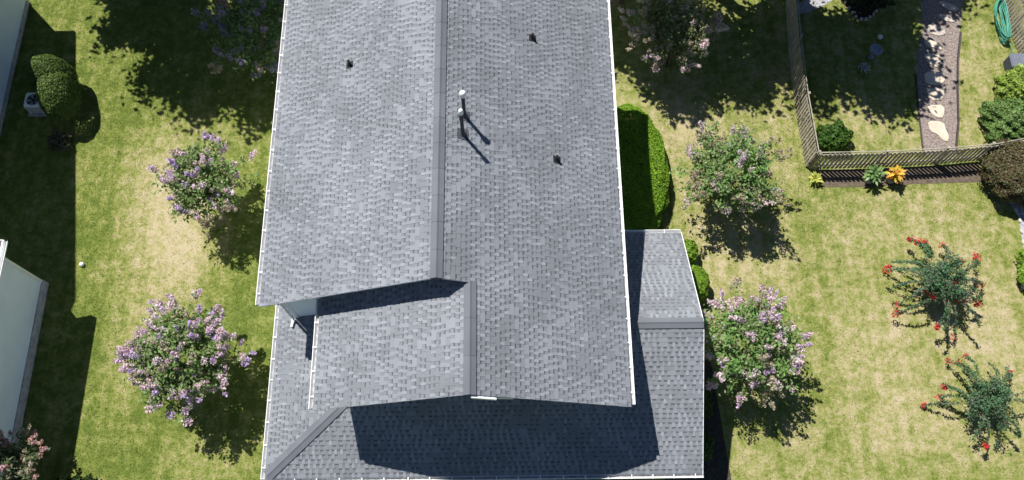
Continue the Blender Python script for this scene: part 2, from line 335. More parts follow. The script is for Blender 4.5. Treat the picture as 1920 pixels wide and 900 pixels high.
# walls
def wall_box(b, x0,x1,y0,y1,z0,z1): b.box(x0,x1,y0,y1,z0,z1)
wb = MB(); a0, a1 = XL+.4, XR-.4; c0 = XL2+.4; T = .19
def gable_prism(b, x0, x1, y0, y1, xm, ze, p, z0=0):
    zt = lambda x, xl=None: 0
    zl = ze-T; zr_ = zl+p*0
    f = lambda x: (ze-T-.0 + p*(xm-XLREF-abs(x-xm)))
    vs = [(x0,y0,z0),(x1,y0,z0),(x1,y0,f(x1)),(xm,y0,f(xm)),(x0,y0,f(x0))]
    n = 5; b.add(vs+[(x,y1,z) for x,_,z in vs], [(4,3,2,1,0),(5,6,7,8,9)]+[(i,(i+1)%n,n+(i+1)%n,n+i) for i in range(n)])
XLREF = XL; gable_prism(wb, a0, a1, YW, YTOP-.35, XM, ZE, P1)
XLREF = XL2; gable_prism(wb, c0, a1, YF, YW, X2, ZE, P1)
for i in range(26):                                                  # siding courses standing proud of the gable faces
    z = 3.2+i*.17
    hw = min(1., 1.)*(ZM-T-z)/P1
    x0, x1 = max(a0, XM-hw+.05), min(a1, XM+hw-.05)
    if x1 > x0: wb.hexa([(x0,YW-.016,z),(x1,YW-.016,z),(x1,YW,z),(x0,YW,z),(x0,YW-.003,z+.165),(x1,YW-.003,z+.165),(x1,YW,z+.165),(x0,YW,z+.165)])
wall = wb.build('wall', M['siding'], house); wall['label'] = 'upper storey walls in pale blue grey siding'
wb = MB(); wb.box(XW+.35,a0+.3,YS+.4,YW+.2,0,ZE2-.15); wb.box(a0+.3,XE-.3,YS+.4,YN-.35,0,ZE2-.15)
wb.add([(XE-.3,YS+.4,ZE2-.15),(XE-.3,YN-.35,ZE2-.15),(XE-.3,YR,ZR2-.2),(XR-.3,YS+.4,ZE2-.15),(XR-.3,YN-.35,ZE2-.15),(XR-.3,YR,ZR2-.2)], [(0,1,2),(0,2,5,3),(1,4,5,2)])
w2 = wb.build('wall', M['siding'], house); w2['label'] = 'lower storey walls under the single storey roof'
# corner board and downspout on the main gable corner
b = MB(); b.box(a0-.03,a0+.09,YW-.03,YW+.09,2.6,ZE-T-.02); b.build('corner_board', M['white'], house)
b = MB(); b.tube([(XL+.05,YW-.1,ZE-.1),(XL+.2,YW-.07,ZE-.32),(a0-.06,YW-.07,ZE-.5),(a0-.06,YW-.07,zw(a0)+.12),(a0-.1,YW-.3,zw(a0)+.06)], .04, 8); b.build('downspout', M['white'], house)
# rake boards
b = MB()
def rake(b, xa, xb, y, ze, p, flip, z0): 
    za, zb = z0(xa), z0(xb); b.hexa([(xa,y,za-.14),(xb,y,zb-.14),(xb,y+.03,zb-.14),(xa,y+.03,za-.14),(xa,y,za-.008),(xb,y,zb-.008),(xb,y+.03,zb-.008),(xa,y+.03,za-.008)])
zM = lambda x: ZM-P1*abs(x-XM); z2f = lambda x: Z2-P1*abs(x-X2)
for args in ((XL,XM,YG1-.032,zM),(XM,X2-.02,YG1-.032,zM),(XL2,X2,YG2-.032,z2f),(X2,XR,YG2-.032,z2f)):
    b = MB(); rake(b, args[0], args[1], args[2], 0,0,0, args[3]); b.build('rake_board', M['white'], house)
b = MB(); za, zb = z2f(X2+.03), z2f(X2+.62)
b.hexa([(X2+.03,YG2-.13,za-.16),(X2+.62,YG2-.13,zb-.16),(X2+.62,YG2-.037,zb-.16),(X2+.03,YG2-.037,za-.16),(X2+.03,YG2-.13,za-.02),(X2+.62,YG2-.13,zb-.02),(X2+.62,YG2-.037,zb-.02),(X2+.03,YG2-.037,za-.02)])
zc, zd = z2f(X2+.64), z2f(X2+1.02)
b.hexa([(X2+.64,YG2-.09,zc-.16),(X2+1.02,YG2-.07,zd-.16),(X2+1.02,YG2-.037,zd-.16),(X2+.64,YG2-.037,zc-.16),(X2+.64,YG2-.09,zc-.05),(X2+1.02,YG2-.07,zd-.05),(X2+1.02,YG2-.037,zd-.05),(X2+.64,YG2-.037,zc-.05)])
b.build('peak_trim', M['white'], house)
b = MB()
b.beam((XE+.012,YS,ZE2-.09),(XE+.012,YR,ZR2-.09),.02,.16); b.build('rake_board', M['white'], house); b = MB(); b.beam((XE+.012,YR,ZR2-.09),(XE+.012,YN,ZE2-.09),.02,.16); b.build('rake_board', M['white'], house)
# gutters
def gutter(name, a, b_, out, hang=.62, z=0):
    a, b_, out = Vector(a), Vector(b_), Vector(out); d = (b_-a).normalized(); L = (b_-a).length; g = MB(); up = Vector((0,0,1))
    sec = [(.004,-.03),(.004,-.13),(.07,-.13),(.115,-.03),(.118,-.015),(.104,-.015),(.102,-.03),(.066,-.118),(.016,-.118),(.016,-.03)]
    k = len(sec); vs = [a+out*x+up*y for x,y in sec]+[b_+out*x+up*y for x,y in sec]
    g.add(vs, [tuple(range(k)), tuple(range(2*k-1,k-1,-1))]+[(i,k+i,k+(i+1)%k,(i+1)%k) for i in range(k)])
    for s in (.006, L-.006):
        c = a+d*s; g.add([c+out*.004+up*-.125, c+out*.068+up*-.125, c+out*.122+up*-.02, c+out*.004+up*-.02], [(0,1,2,3)])
    o = g.build(name, M['white'], house)
    f = MB(); f.add([a+out*.017+up*-.1, b_+out*.017+up*-.1, b_+out*.08+up*-.1, a+out*.08+up*-.1], [(0,1,2,3)]); f.build('gutter_trough', M['gutter_in'], o)
    s = hang/2
    while s < L-.05:
        h = MB(); c = a+d*s; h.beam(c+out*-.015+up*-.008, c+out*.125+up*-.012, .024, .006); s += hang*random.uniform(.93,1.07)
        h.build('gutter_hanger', M['white'], o)
    return o
gutter('gutter', (XL,YG1,ZE), (XL,YTOP,ZE), (-1,0,0))
gutter('gutter', (XR,YG2,ZE), (XR,YTOP,ZE), (1,0,0))
gutter('gutter', (XL2,YG2-.02,ZE), (XL2,YG1+.3,ZE), (-1,0,0))
gutter('gutter', (XW,YS-.02,ZE2), (XW,YW+.5,ZE2), (-1,0,0))
gutter('gutter', (XW-.12,YS,ZE2), (XE+.03,YS,ZE2), (0,-1,0))
gutter('gutter', (XR-.38,YN,ZE2), (XE,YN,ZE2), (0,1,0))
# vents on the roof
zR = lambda x: ZM-P1*abs(x-XM)
for i, (x, y, hh, rc) in enumerate(((-.892,10.9,1.17,.082),(-.929,10.36,1.22,.062))):
    z = zR(x); b = MB(); b.lathe((x,y,z-.05), [(.048,0),(.048,hh)], 14); pp = b.build('vent_pipe', M['pipe'], house, smooth=False); pp['label'] = ['taller roof vent pipe with wide white cap','second roof vent pipe with smaller white cap'][i]
    b = MB(); b.lathe((x,y,z+hh-.13), [(rc*.9,0),(rc,.02),(rc,.10),(rc*.93,.15),(rc*.6,.185),(.01,.2)], 20); b.build('pipe_cap', M['white'], pp, smooth=True)
    b = MB(); b.lathe((x,y,z-.06), [(.10,0),(.085,.10),(.06,.16),(.05,.2)], 16); nrm = Vector((P1,0,1)).normalized()
    b.hexa([(x-.14,y-.15,zR(x-.14)+.01),(x+.14,y-.15,zR(x+.14)+.01),(x+.14,y+.15,zR(x+.14)+.01),(x-.14,y+.15,zR(x-.14)+.01),(x-.14,y-.15,zR(x-.14)+.028),(x+.14,y-.15,zR(x+.14)+.028),(x+.14,y+.15,zR(x+.14)+.028),(x-.14,y+.15,zR(x-.14)+.028)]); b.build('pipe_flashing', M['flash'], pp)
for x, y in ((-4.15,13.07),(.97,13.87),(1.56,10.2)):
    z = zR(x); b = MB(); b.lathe((x,y,z-.04), [(.085,0),(.075,.06),(.05,.11),(.04,.13),(.038,.27),(.026,.27),(.026,.2)], 14)
    sg = P1 if x < XM else -P1
    b.hexa([(x-.1,y-.11,z-.1*sg+.01),(x+.1,y-.11,z+.1*sg+.01),(x+.1,y+.11,z+.1*sg+.01),(x-.1,y+.11,z-.1*sg+.01),(x-.1,y-.11,z-.1*sg+.024),(x+.1,y-.11,z+.1*sg+.024),(x+.1,y+.11,z+.1*sg+.024),(x-.1,y+.11,z-.1*sg+.024)])
    b.build('plumbing_vent', M['black'], house)
# ------------------------------------------------------------ neighbour's house on the left
nb = thing('house', (-18,9,0), "neighbor's pale grey sided house at the left edge of the lawn", 'house')
b = MB(); z0 = 4.35; zr = 8.55
def gab(b, x0, x1, y0, ym, y1, ze, zr, z0=0):
    vs = [(x0,y0,z0),(x0,y0,ze),(x0,ym,zr),(x0,y1,ze),(x0,y1,z0)]; b.add(vs+[(x1,y,z) for _,y,z in vs], [(0,1,2,3,4),(9,8,7,6,5)]+[(i,5+i,5+(i+1)%5,(i+1)%5) for i in range(5)])
gab(b, -30, -17.6, 3.9, 11.8, 19.9, 4.3, 8.15); w = b.build('wall', M['siding_n'], nb); w['label'] = 'tall gable wall in pale blue grey siding'
# horizontal laps of siding, as thin wedges
def laps(b, x, y0, y1, z0, z1, dz=.16):
    z = z0
    while z < z1-.02:
        t = min(z+dz-.006, z1); b.hexa([(x,y0,z),(x+.014,y0,z),(x+.014,y1,z),(x,y1,z),(x,y0,t),(x+.002,y0,t),(x+.002,y1,t),(x,y1,t)]); z += dz
b = MB(); laps(b, -17.6, 4.0, 19.85, .24, 4.2); b.build('siding_boards', M['siding_n'], w)
b = MB(); b.box(-17.63,-17.57,3.86,19.94,0,.22); b.build('foundation', M['brick'], nb)
b = MB(); slope_deck(b, [(-30.4,20.35,4.2),(-30.4,11.8,8.5),(-17.3,11.8,8.5),(-17.3,20.35,4.2)], .2); slope_deck(b, [(-30.4,11.8,8.5),(-30.4,3.3,4.2),(-17.3,3.3,4.2),(-17.3,11.8,8.5)], .2); r = b.build('roof', M['roofn'], nb)
# front wing
b = MB(); vs = [(-14.93,-6.,0),(-14.93,-6.,3.05),(-19,-6.,4.7),(-23,-6.,3.05),(-23,-6.,0)]; b.add(vs+[(x,8.8,z) for x,_,z in vs], [(4,3,2,1,0),(5,6,7,8,9)]+[(i,(i+1)%5,5+(i+1)%5,5+i) for i in range(5)])
w = b.build('wall', M['siding_n'], nb); w['label'] = 'lower wing wall in pale grey siding'
b = MB(); laps(b, -14.93, -6, 8.72, .42, 3.0, .2); b.build('siding_boards', M['siding_n'], w)
b = MB(); b.box(-15,-14.885,-6,8.84,0,.40); b.build('foundation', M['brick'], nb)
b = MB(); b.box(-14.99,-14.90,8.72,8.82,.4,3.2); b.build('corner_board', M['white'], w)
b = MB(); slope_deck(b, [(-14.6,-6.3,3.38),(-14.6,9.05,3.38),(-19,9.05,5.1),(-19,-6.3,5.1)], .18,0); slope_deck(b, [(-23.4,-6.3,3.38),(-19,-6.3,5.1),(-19,9.05,5.1),(-23.4,9.05,3.38)], .18,0); b.build('roof', M['roofn'], nb)
b = MB(); a = -14.6
sec = [(.0,-.02),(.0,-.15),(.08,-.15),(.13,-.02),(.118,-.02),(.07,-.135),(.012,-.135),(.012,-.02)]; k = len(sec)
b.add([(a+x,-6.2,3.40+y) for x,y in sec]+[(a+x,9.06,3.40+y) for x,y in sec], [tuple(range(k-1,-1,-1)), tuple(range(k,2*k))]+[(i,(i+1)%k,k+(i+1)%k,k+i) for i in range(k)])
b.box(a-.02,a+.02,-6.2,9.08,3.2,3.395); b.beam((a,9.07,3.30),(-19,9.07,5.02),.03,.2); b.build('gutter', M['white'], nb)
# a right hand neighbour's wall glimpsed past the fence
nr = thing('shed', (21.6,18,0), 'pale shed wall at the right edge behind the picket fence', 'shed')
b = MB(); b.box(20.15,24,13.2,22,0,2.2); w = b.build('wall', M['siding_n'], nr)
b = MB(); slope_deck(b, [(19.95,13,2.25),(24.2,13,2.9),(24.2,22.2,2.9),(19.95,22.2,2.25)], .12); b.build('roof', M['roofn'], nr)

# ------------------------------------------------------------ AC unit
ac = thing('air_conditioner', (-16.34,15.43,0), "white square outdoor air conditioner beside the neighbor's wall, half behind a round shrub", 'air conditioner')
b = MB(); x0,x1,y0,y1 = -16.62,-16.06,15.15,15.71
b.box(x0-.08,x1+.08,y0-.08,y1+.08,0,.08); b.build('base_pad', M['stone' if False else 'gravel'], ac)
b = MB(); b.box(x0+.03,x1-.03,y0+.03,y1-.03,.08,0.520)
for i in range(7):
    z = .12+i*.05; b.box(x0+.01,x1-.01,y0+.01,y1-.01,z,z+.018)
for sx in (x0,x1-.05):
    for sy in (y0,y1-.05): b.box(sx,sx+.05,sy,sy+.05,.08,0.540)
bd = b.build('cabinet', M['acm'], ac)
b = MB(); n = 28; ring = []
for i in range(n):                                                    # top panel with a round opening
    t0, t1 = 2*pi*i/n, 2*pi*(i+1)/n; cx, cy = (x0+x1)/2, (y0+y1)/2
    def sqp(t): c, s = cos(t), sin(t); k = .285/max(abs(c),abs(s)); return cx+c*k, cy+s*k
    q0, q1 = sqp(t0), sqp(t1); p0, p1 = (cx+.225*cos(t0),cy+.225*sin(t0)), (cx+.225*cos(t1),cy+.225*sin(t1))
    b.add([(*p0,0.580),(*p1,0.580),(*q1,0.570),(*q0,0.570),(*p0,0.525),(*p1,0.525),(*q1,0.525),(*q0,0.525)], [(3,2,1,0),(2,3,7,6),(0,1,5,4)])
b.build('top_panel', M['white'], ac)
b = MB()
for i in range(5):
    t = i*2*pi/5; c, s = cos(t), sin(t); p = lambda r, a, z: (cx+r*cos(t+a), cy+r*sin(t+a), z)
    b.add([p(.05,-.3,0.535),p(.23,-.28,0.530),p(.23,.28,0.555),p(.05,.3,0.550)], [(0,1,2,3)])
b.lathe((cx,cy,0.525), [(.06,0),(.06,.03),(.02,.045)], 12); b.build('fan', M['black'], ac)
b = MB()
for r in (.07,.13,.18,.22): b.tube([(cx+r*cos(t*pi/12),cy+r*sin(t*pi/12),0.580) for t in range(25)], .005, 4, cap=False)
for i in range(8): t = i*pi/4; b.tube([(cx,cy,0.583),(cx+.225*cos(t),cy+.225*sin(t),0.583)], .005, 4)
b.build('fan_grille', M['dgrey'], ac)

# ------------------------------------------------------------ fences
def picket_fence(pts, h, label, step=.145, wdt=.09, side=-1, toprail=True):
    root = thing('picket_fence', (pts[0][0],pts[0][1],0), label, 'fence')
    R = random.Random(len(pts)*7+3); acc = []
    for (xa,ya),(xb,yb) in zip(pts, pts[1:]):
        a, c = Vector((xa,ya,0)), Vector((xb,yb,0)); d = (c-a).normalized(); L = (c-a).length; nrm = Vector((d.y,-d.x,0))*(-side)
        pk = MB(); rl = MB(); s = .06
        while s < L:
            p = a+d*s+nrm*R.uniform(.040,.048); hh = h+R.uniform(-.02,.02); k = R.uniform(-.012,.012); t = p+d*k
            w2 = d*(wdt/2); th = nrm*.018; z = Vector((0,0,1))
            vs = [p-w2+z*.05,p+w2+z*.05,p+w2+th+z*.05,p-w2+th+z*.05,t-w2+z*(hh-.05),t+w2+z*(hh-.05),t+w2+th+z*(hh-.05),t-w2+th+z*(hh-.05),t-w2*.35+z*hh,t+w2*.35+z*hh,t+w2*.35+th+z*hh,t-w2*.35+th+z*hh]
            pk.add(vs, [(0,1,5,4),(1,2,6,5),(2,3,7,6),(3,0,4,7),(4,5,9,8),(5,6,10,9),(6,7,11,10),(7,4,8,11),(8,9,10,11),(3,2,1,0)]); s += step*R.uniform(.97,1.03)
        pk.build('picket_panel', M['wood'], root)
        for zz in (.28, .62 if False else h-.22): rl.beam(a+Vector((0,0,zz)), c+Vector((0,0,zz)), .04, .085)
        if toprail: rl.beam(a-nrm*.02+Vector((0,0,h-.03)), c-nrm*.02+Vector((0,0,h-.03)), .03, .03)
        rl.build('rail', M['woodl'], root)
        n = max(1,round(L/2.2))
        for i in range(n+1):
            if i == n and (xb,yb) != pts[-1]: continue
            p = a+d*(L*i/n)-nrm*.075; b = MB(); b.box(p.x-.045,p.x+.045,p.y-.045,p.y+.045,0,h-.05);  b.build('post', M['woodl'], root)
    return root
picket_fence([(10.80,12.86),(10.74,15.2),(10.80,17.6),(10.98,20.),(11.25,23.)], 1.2, 'weathered picket fence running up the picture from the corner beside the lilac tree', side=1)
picket_fence([(10.86,12.84),(13.2,12.87),(15.3,12.98),(16.9,13.12),(18.6,13.45),(21.5,13.8)], 1.2, 'weathered picket fence running across, with the yellow potted plant in front', side=-1)
picket_fence([(19.62,14.2),(19.50,16.4),(19.22,18.6),(19.02,20.2),(18.9,23)], 1.35, 'dark picket fence at the right edge with the green hose beside it', side=1, step=.14)

# ------------------------------------------------------------ plants
def foliage_color(rng, n, base, var=.25, alt=None, pa=0.):
    c = np.array(base)[None,:]*rng.uniform(1-var,1+var,(n,1))*rng.uniform(.93,1.07,(n,3))
    if alt is not None: k = rng.random(n) < pa; c[k] = (np.array(alt)[None,:]*rng.uniform(1-var,1+var,(n,1)))[k]
    return c
def shrub(name, x, y, rx, ry, h, label, cat, base, seed, n=5000, ls=.05, alt=None, pa=0., pw=2.4, group=None, z0=0., rough=.08, flat=.0, rot=0., lobes=None):
    """clipped or rounded shrub: leaves over and under the surface of a lumpy superellipsoid, a stem and dark twigs inside"""
    rng = np.random.default_rng(seed); root = thing(name, (x,y,z0), label, cat, group)
    d = unit(rng.normal(size=(n,3))); d[:,2] = np.abs(d[:,2])*1.0-.25*(rng.random(n)<.3); d = unit(d)
    ax = np.abs(d)**pw; r = 1/(ax.sum(1))**(1/pw)
    ph = rng.uniform(0,6.28,6); lump = 1+rough*(np.sin(d[:,0]*5+ph[0])*np.sin(d[:,1]*5+ph[1])+.7*np.sin(d[:,0]*11+ph[2])*np.sin(d[:,1]*10+d[:,2]*9+ph[3]))
    dep = rng.beta(1.,5,n); q = (r*lump*(1-.3*dep))[:,None]*d
    cr_, sr_ = cos(rot), sin(rot); X_, Y_ = q[:,0]*rx, q[:,1]*ry
    cen = np.stack([x+X_*cr_-Y_*sr_, y+X_*sr_+Y_*cr_, z0+h*.42+q[:,2]*np.where(q[:,2]>0,h*.58,h*.42)],1)
    nn = unit(d/np.array([rx,ry,h*.55])); a, b_ = leafdirs(rng, n, nn*1.3, .8)
    if lobes:                                                        # second lobe of the same plant: some leaves move over to it
        k = rng.random(n) < .45; lx, ly, lk, lq = lobes; cen[k] = (cen[k]-np.array([x,y,0]))*np.array([lk,lq,.95])+np.array([x+lx,y+ly,0])
    s = rng.uniform(.7,1.3,(n,1))*ls
    col = foliage_color(rng, n, base, .28, alt, pa)
    quadcloud('foliage', M['leaf'], root, cen, a*s, b_*s*.55, col)
    b = MB(); 
    for k in range(5):
        t = k*1.257+seed; b.tube([(x+.05*cos(t),y+.05*sin(t),z0),(x+rx*.3*cos(t),y+ry*.3*sin(t),z0+h*.45),(x+rx*.55*cos(t+.3),y+ry*.55*sin(t+.3),z0+h*.72)], [.03,.02,.008], 5)
    b.build('stem', M['bark'], root)
    # inner twig mass
    b = MB(); nu, nv = 14, 8
    vs = [];
    for i in range(nv+1):
        e = -pi/2+pi*i/nv
        for j in range(nu):
            t = 2*pi*j/nu; dd = np.array([cos(e)*cos(t), cos(e)*sin(t), sin(e)]); rr = .8/(np.sum(np.abs(dd)**pw))**(1/pw)*random.uniform(.9,1.02); X_, Y_ = dd[0]*rr*rx, dd[1]*rr*ry
            vs.append((x+X_*cr_-Y_*sr_, y+X_*sr_+Y_*cr_, z0+h*.44+dd[2]*rr*(h*.54 if dd[2]>0 else h*.40)))
    b.add(vs, [(i*nu+j,i*nu+(j+1)%nu,(i+1)*nu+(j+1)%nu,(i+1)*nu+j) for i in range(nv) for j in range(nu)]); b.build('twigs', M['core'], root)
    return root
def crape(name, x, y, R, H, label, seed, fl, nfl=.6, shoots=120, lpc=75, leafc=(.15,.25,.07), group=None, arch=0., lean=(0,0), fsize=.155, spent=.25, spentc=(.46,.40,.31), nf=105, cat='flowering tree', zlow=.58, leafl=.066, alt=(.27,.29,.15), pa=.25, cone=.6):
    rng = np.random.default_rng(seed); root = thing(name, (x,y,0), label, cat, group)
    tb = MB(); stems = []; ns = 6
    for k in range(ns):
        t = k*2*pi/ns+rng.uniform(-.3,.3); rr = R*rng.uniform(.22,.36); p0 = (x+.08*cos(t),y+.08*sin(t),0); p1 = (x+rr*.55*cos(t)+lean[0]*.3,y+rr*.55*sin(t)+lean[1]*.3,H*.3); p2 = (x+rr*cos(t)+lean[0]*.6,y+rr*sin(t)+lean[1]*.6,H*.52)
        tb.tube([p0,p1,p2], [.045,.034,.022], 7); stems.append(np.array(p2))
    cen, nrm, cl = [], [], []; fc, fcol, ff = [], [], []
    for k in range(shoots):
        u = (k+.5)/shoots; el = math.asin(min(.999, (1-u)*1.0)) ; az = k*2.39996+rng.uniform(-.35,.35)
        rad = R*(rng.uniform(.6,1.17)*(1 if rng.random()<.8 else 1.18) if not arch else (rng.uniform(.2,.8) if k % 10 < 7 else rng.uniform(.92,1.22)))
        zz = H*zlow + (H*(1-zlow))*math.sin(el)*rng.uniform(.8,1.08)
        if arch and rad > .9*R: el = rng.uniform(0,.25)
        elif arch: el = rng.uniform(.2,1.3)
        end = np.array([x+lean[0]+rad*cos(el)*cos(az), y+lean[1]+rad*cos(el)*sin(az), zz])
        st = min(stems, key=lambda s: np.linalg.norm(s-end)+rng.uniform(0,.2)); mid = (st+end)/2+np.array([0,0,.12*R+arch*R*.45])+rng.normal(0,.06,3)
        if arch: end[2] -= arch*R*.25*cos(el)*(rad>.9*R)
        ts = np.linspace(0,1,6); cv = [(1-t)**2*st+2*t*(1-t)*mid+t*t*end for t in ts]
        tb.tube(cv, [.014,.012,.010,.008,.006,.004], 4, cap=False)
        m = int(lpc*rng.uniform(.45,1.2)); t = rng.uniform(.25,1.,m)**.8; t = t[:,None]
        p = (1-t)**2*st+2*t*(1-t)*mid+t*t*end + rng.normal(0,1,(m,3))*((.03 if rad > .9*R else .09) if arch else .035+.075*R/1.6)
        cen.append(p); dr = unit((p-np.array([x,y,H*.35]))); nrm.append(dr*.5+np.array([0,0,.7]))
        cc = foliage_color(rng, m, np.array(leafc)*rng.uniform(.75,1.3), .2, alt, pa*rng.uniform(0,2.)); cl.append(cc)
        if rng.random() < nfl*((1.25 if rad > .9*R else .32) if arch else (1 if el < .62 else .35)):
            sp = rng.random() < spent; n_ = int(nf*rng.uniform(.3,.65)); dirv = unit(end-mid+np.array([0,0,.25])); L = fsize*2.3*cone*rng.uniform(.7,1.2)
            for q in range(rng.integers(2,6) if not arch else rng.integers(1,3)):
                o_ = end+rng.normal(0,.13 if not arch else .02,3)*(q>0); s = rng.uniform(-.5,1,n_)[:,None]; w = fsize*(.6+.4*(q==0))*(1-.5*np.abs(s))*(1.55 if arch else 1.)
                fc.append(o_+dirv*s*L*.6+unit(rng.normal(size=(n_,3)))*w*rng.uniform(.5,1,(n_,1)))
                base = np.array(spentc) if sp else np.array(fl[rng.integers(len(fl))]); fcol.append(foliage_color(rng, n_, base, .25)); 
    cen = np.concatenate(cen); n = len(cen); a, b_ = leafdirs(rng, n, np.concatenate(nrm), .75); s = rng.uniform(.7,1.3,(n,1))*leafl
    cen[:,2] = np.maximum(cen[:,2], .05)
    quadcloud('foliage', M['leaf'], root, cen, a*s, b_*s*.48, np.concatenate(cl))
    if fc and arch:
        for f_, c_ in zip(fc, fcol):                                   # each red flower head is a part of its own
            n = len(f_); a, b_ = leafdirs(rng, n, None, 1.4); s = rng.uniform(.6,1.3,(n,1))*.029; quadcloud('flower_head', M['petal'], root, f_, a*s, b_*s*.9, c_)
    elif fc:
        fc = np.concatenate(fc); n = len(fc); a, b_ = leafdirs(rng, n, None, 1.4); s = rng.uniform(.6,1.3,(n,1))*.029; quadcloud('flowers', M['petal'], root, fc, a*s, b_*s*.9, np.concatenate(fcol))
    tb.build('trunk', M['bark'], root); return root
LIL = [(.66,.50,.63),(.74,.61,.68),(.56,.43,.66),(.68,.52,.58)]
DUST = [(.66,.52,.55),(.70,.60,.60),(.58,.46,.56),(.56,.49,.43)]
GL = 'lilac crape myrtles around the house'
crape('crape_myrtle', -9.45,11.5,1.3,3.0, 'lilac flowering tree beside the worn straw strip, shading the lawn by the left gutter', 11, LIL, .62, 105, 60, group=GL, lean=(-.1,.1))
crape('crape_myrtle', -9.2,5.8,1.5,3.3, 'full lilac flowering tree left of the lower roof, covered in blossom', 12, LIL, .85, 150, 62, group=GL, lean=(-.25,0), spent=.12)
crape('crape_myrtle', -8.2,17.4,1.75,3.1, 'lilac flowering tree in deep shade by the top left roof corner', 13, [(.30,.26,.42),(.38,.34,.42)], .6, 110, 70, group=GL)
crape('crape_myrtle', 6.15,17.1,1.4,3.1, 'pale dusty flowering tree half in shade right of the roof, nearest the top edge', 14, DUST, .62, 100, 60, group=GL, leafc=(.16,.21,.08), spent=.4)
crape('crape_myrtle', 7.5,11.75,1.5,3.2, 'dusty lilac flowering tree with green middle, between the hedge and the fence corner', 15, DUST, .55, 130, 65, group=GL, spent=.5, leafc=(.15,.28,.075), spentc=(.42,.36,.27))
crape('crape_myrtle', 7.4,6.0,1.5,3.3, 'pinkish lilac flowering tree right of the east gable, lowest of the right side trees', 16, [(.68,.52,.62),(.74,.61,.66),(.60,.46,.62)], .72, 135, 62, group=GL, spent=.25, leafc=(.15,.28,.075), lean=(.05,0))
crape('crape_myrtle', -14.35,2.5,1.2,2.5, 'small salmon pink flowering tree in the bottom left corner by the grey wall', 17, [(.58,.36,.34),(.52,.34,.36)], .6, 60, 60, leafc=(.10,.14,.06), group='pink crape myrtle', fsize=.13)
crape('crape_myrtle', 14.2,8.3,1.45,1.6, 'arching dark green shrub with scattered red flower heads on the dry lawn', 21, [(.62,.045,.06),(.55,.06,.05)], .6, 78, 110, leafc=(.075,.17,.075), arch=.75, fsize=.11, spent=0, cat='flowering shrub', zlow=.3, leafl=.045, alt=(.11,.15,.10), pa=.3, group='red crape myrtles', nf=90, cone=.6)
crape('crape_myrtle', 14.95,4.55,1.35,1.3, 'second arching shrub with few red flower heads, nearer the lower right corner', 22, [(.62,.045,.06)], .5, 62, 100, leafc=(.075,.17,.075), arch=.75, fsize=.09, spent=0, cat='flowering shrub', zlow=.3, leafl=.045, alt=(.11,.15,.10), pa=.3, group='red crape myrtles', nf=80, cone=.6)
shrub('shrub', -12.7,1.95,.6,.6,.9, 'dark leafy shrub peeking in at the bottom edge of the left lawn', 'shrub', (.035,.07,.02), 31, 1500, .07, rough=.3)
# round clipped shrubs by the neighbour
shrub('shrub', -15.6,16.1,.80,.66,1.95, 'big rounded clipped green shrub beside the air conditioner', 'shrub', (.11,.18,.04), 32, 26000, .035, alt=(.12,.17,.04), pa=.3, rough=.03, pw=2.2, rot=-.2, lobes=(.36,-.7,.80,1.35))
shrub('shrub', -15.3,13.95,.35,.35,.5, 'low twiggy plant with pale leaves at the foot of the big rounded shrub', 'shrub', (.12,.11,.07), 33, 500, .05, rough=.3)
# hedge and box balls by the house
shrub('hedge', 4.42,12.55,1.32,2.45,1.2, 'long clipped bright green hedge along the right wall of the house', 'hedge', (.185,.345,.02), 34, 60000, .032, alt=(.24,.40,.04), pa=.35, rough=.07, pw=2.7)
shrub('box_bush', 6.05,9.55,.5,.42,.95, 'bright green box bush at the corner of the small north roof slope', 'bush', (.20,.36,.025), 35, 7000, .03, alt=(.2,.32,.04), pa=.3)
shrub('box_bush', 6.3,8.42,.5,.62,1.0, 'larger bright green box bush just above the small roof ridge', 'bush', (.20,.36,.025), 36, 9000, .03, alt=(.2,.32,.04), pa=.3)
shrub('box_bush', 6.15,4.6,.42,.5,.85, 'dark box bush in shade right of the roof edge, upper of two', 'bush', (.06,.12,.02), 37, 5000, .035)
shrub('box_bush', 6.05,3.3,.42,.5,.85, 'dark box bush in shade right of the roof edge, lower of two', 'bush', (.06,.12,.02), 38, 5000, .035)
# garden inside the fence
shrub('shrub', 11.75,13.85,.55,.5,.75, 'small dark green leafy shrub inside the fence corner with pale stones beside it', 'shrub', (.055,.13,.015), 39, 2600, .06, rough=.2)
shrub('shrub', 18.45,15.75,.6,.6,.95, 'lime green leafy shrub below the dark storage box', 'shrub', (.28,.40,.06), 40, 3600, .06, rough=.2, alt=(.28,.36,.1), pa=.3)
shrub('shrub', 18.0,14.35,.85,.8,1.0, 'feathery mid green juniper shrub inside the fence at the right edge', 'shrub', (.14,.25,.06), 41, 9000, .05, rough=.22, alt=(.22,.33,.11), pa=.4)
shrub('shrub', 18.9,16.2,.3,.4,1.0, 'pale lime plant against the right fence beside the lime shrub', 'shrub', (.34,.42,.14), 42, 900, .06, rough=.2)
shrub('shrub', 17.95,12.25,1.3,1.15,1.45, 'large rounded brown twiggy bush in front of the fence', 'shrub', (.12,.09,.045), 43, 17000, .045, rough=.10, alt=(.11,.12,.05), pa=.4)
shrub('shrub', 18.0,8.9,.85,.9,.9, 'bright green shrub at the right edge by the gravel bed', 'shrub', (.19,.32,.035), 44, 8000, .045, rough=.12)
shrub('shrub', 13.9,20.0,.85,.75,1.0, 'dark leafy shrub inside the ring of small stones', 'shrub', (.04,.055,.025), 45, 4000, .06, rough=.25)
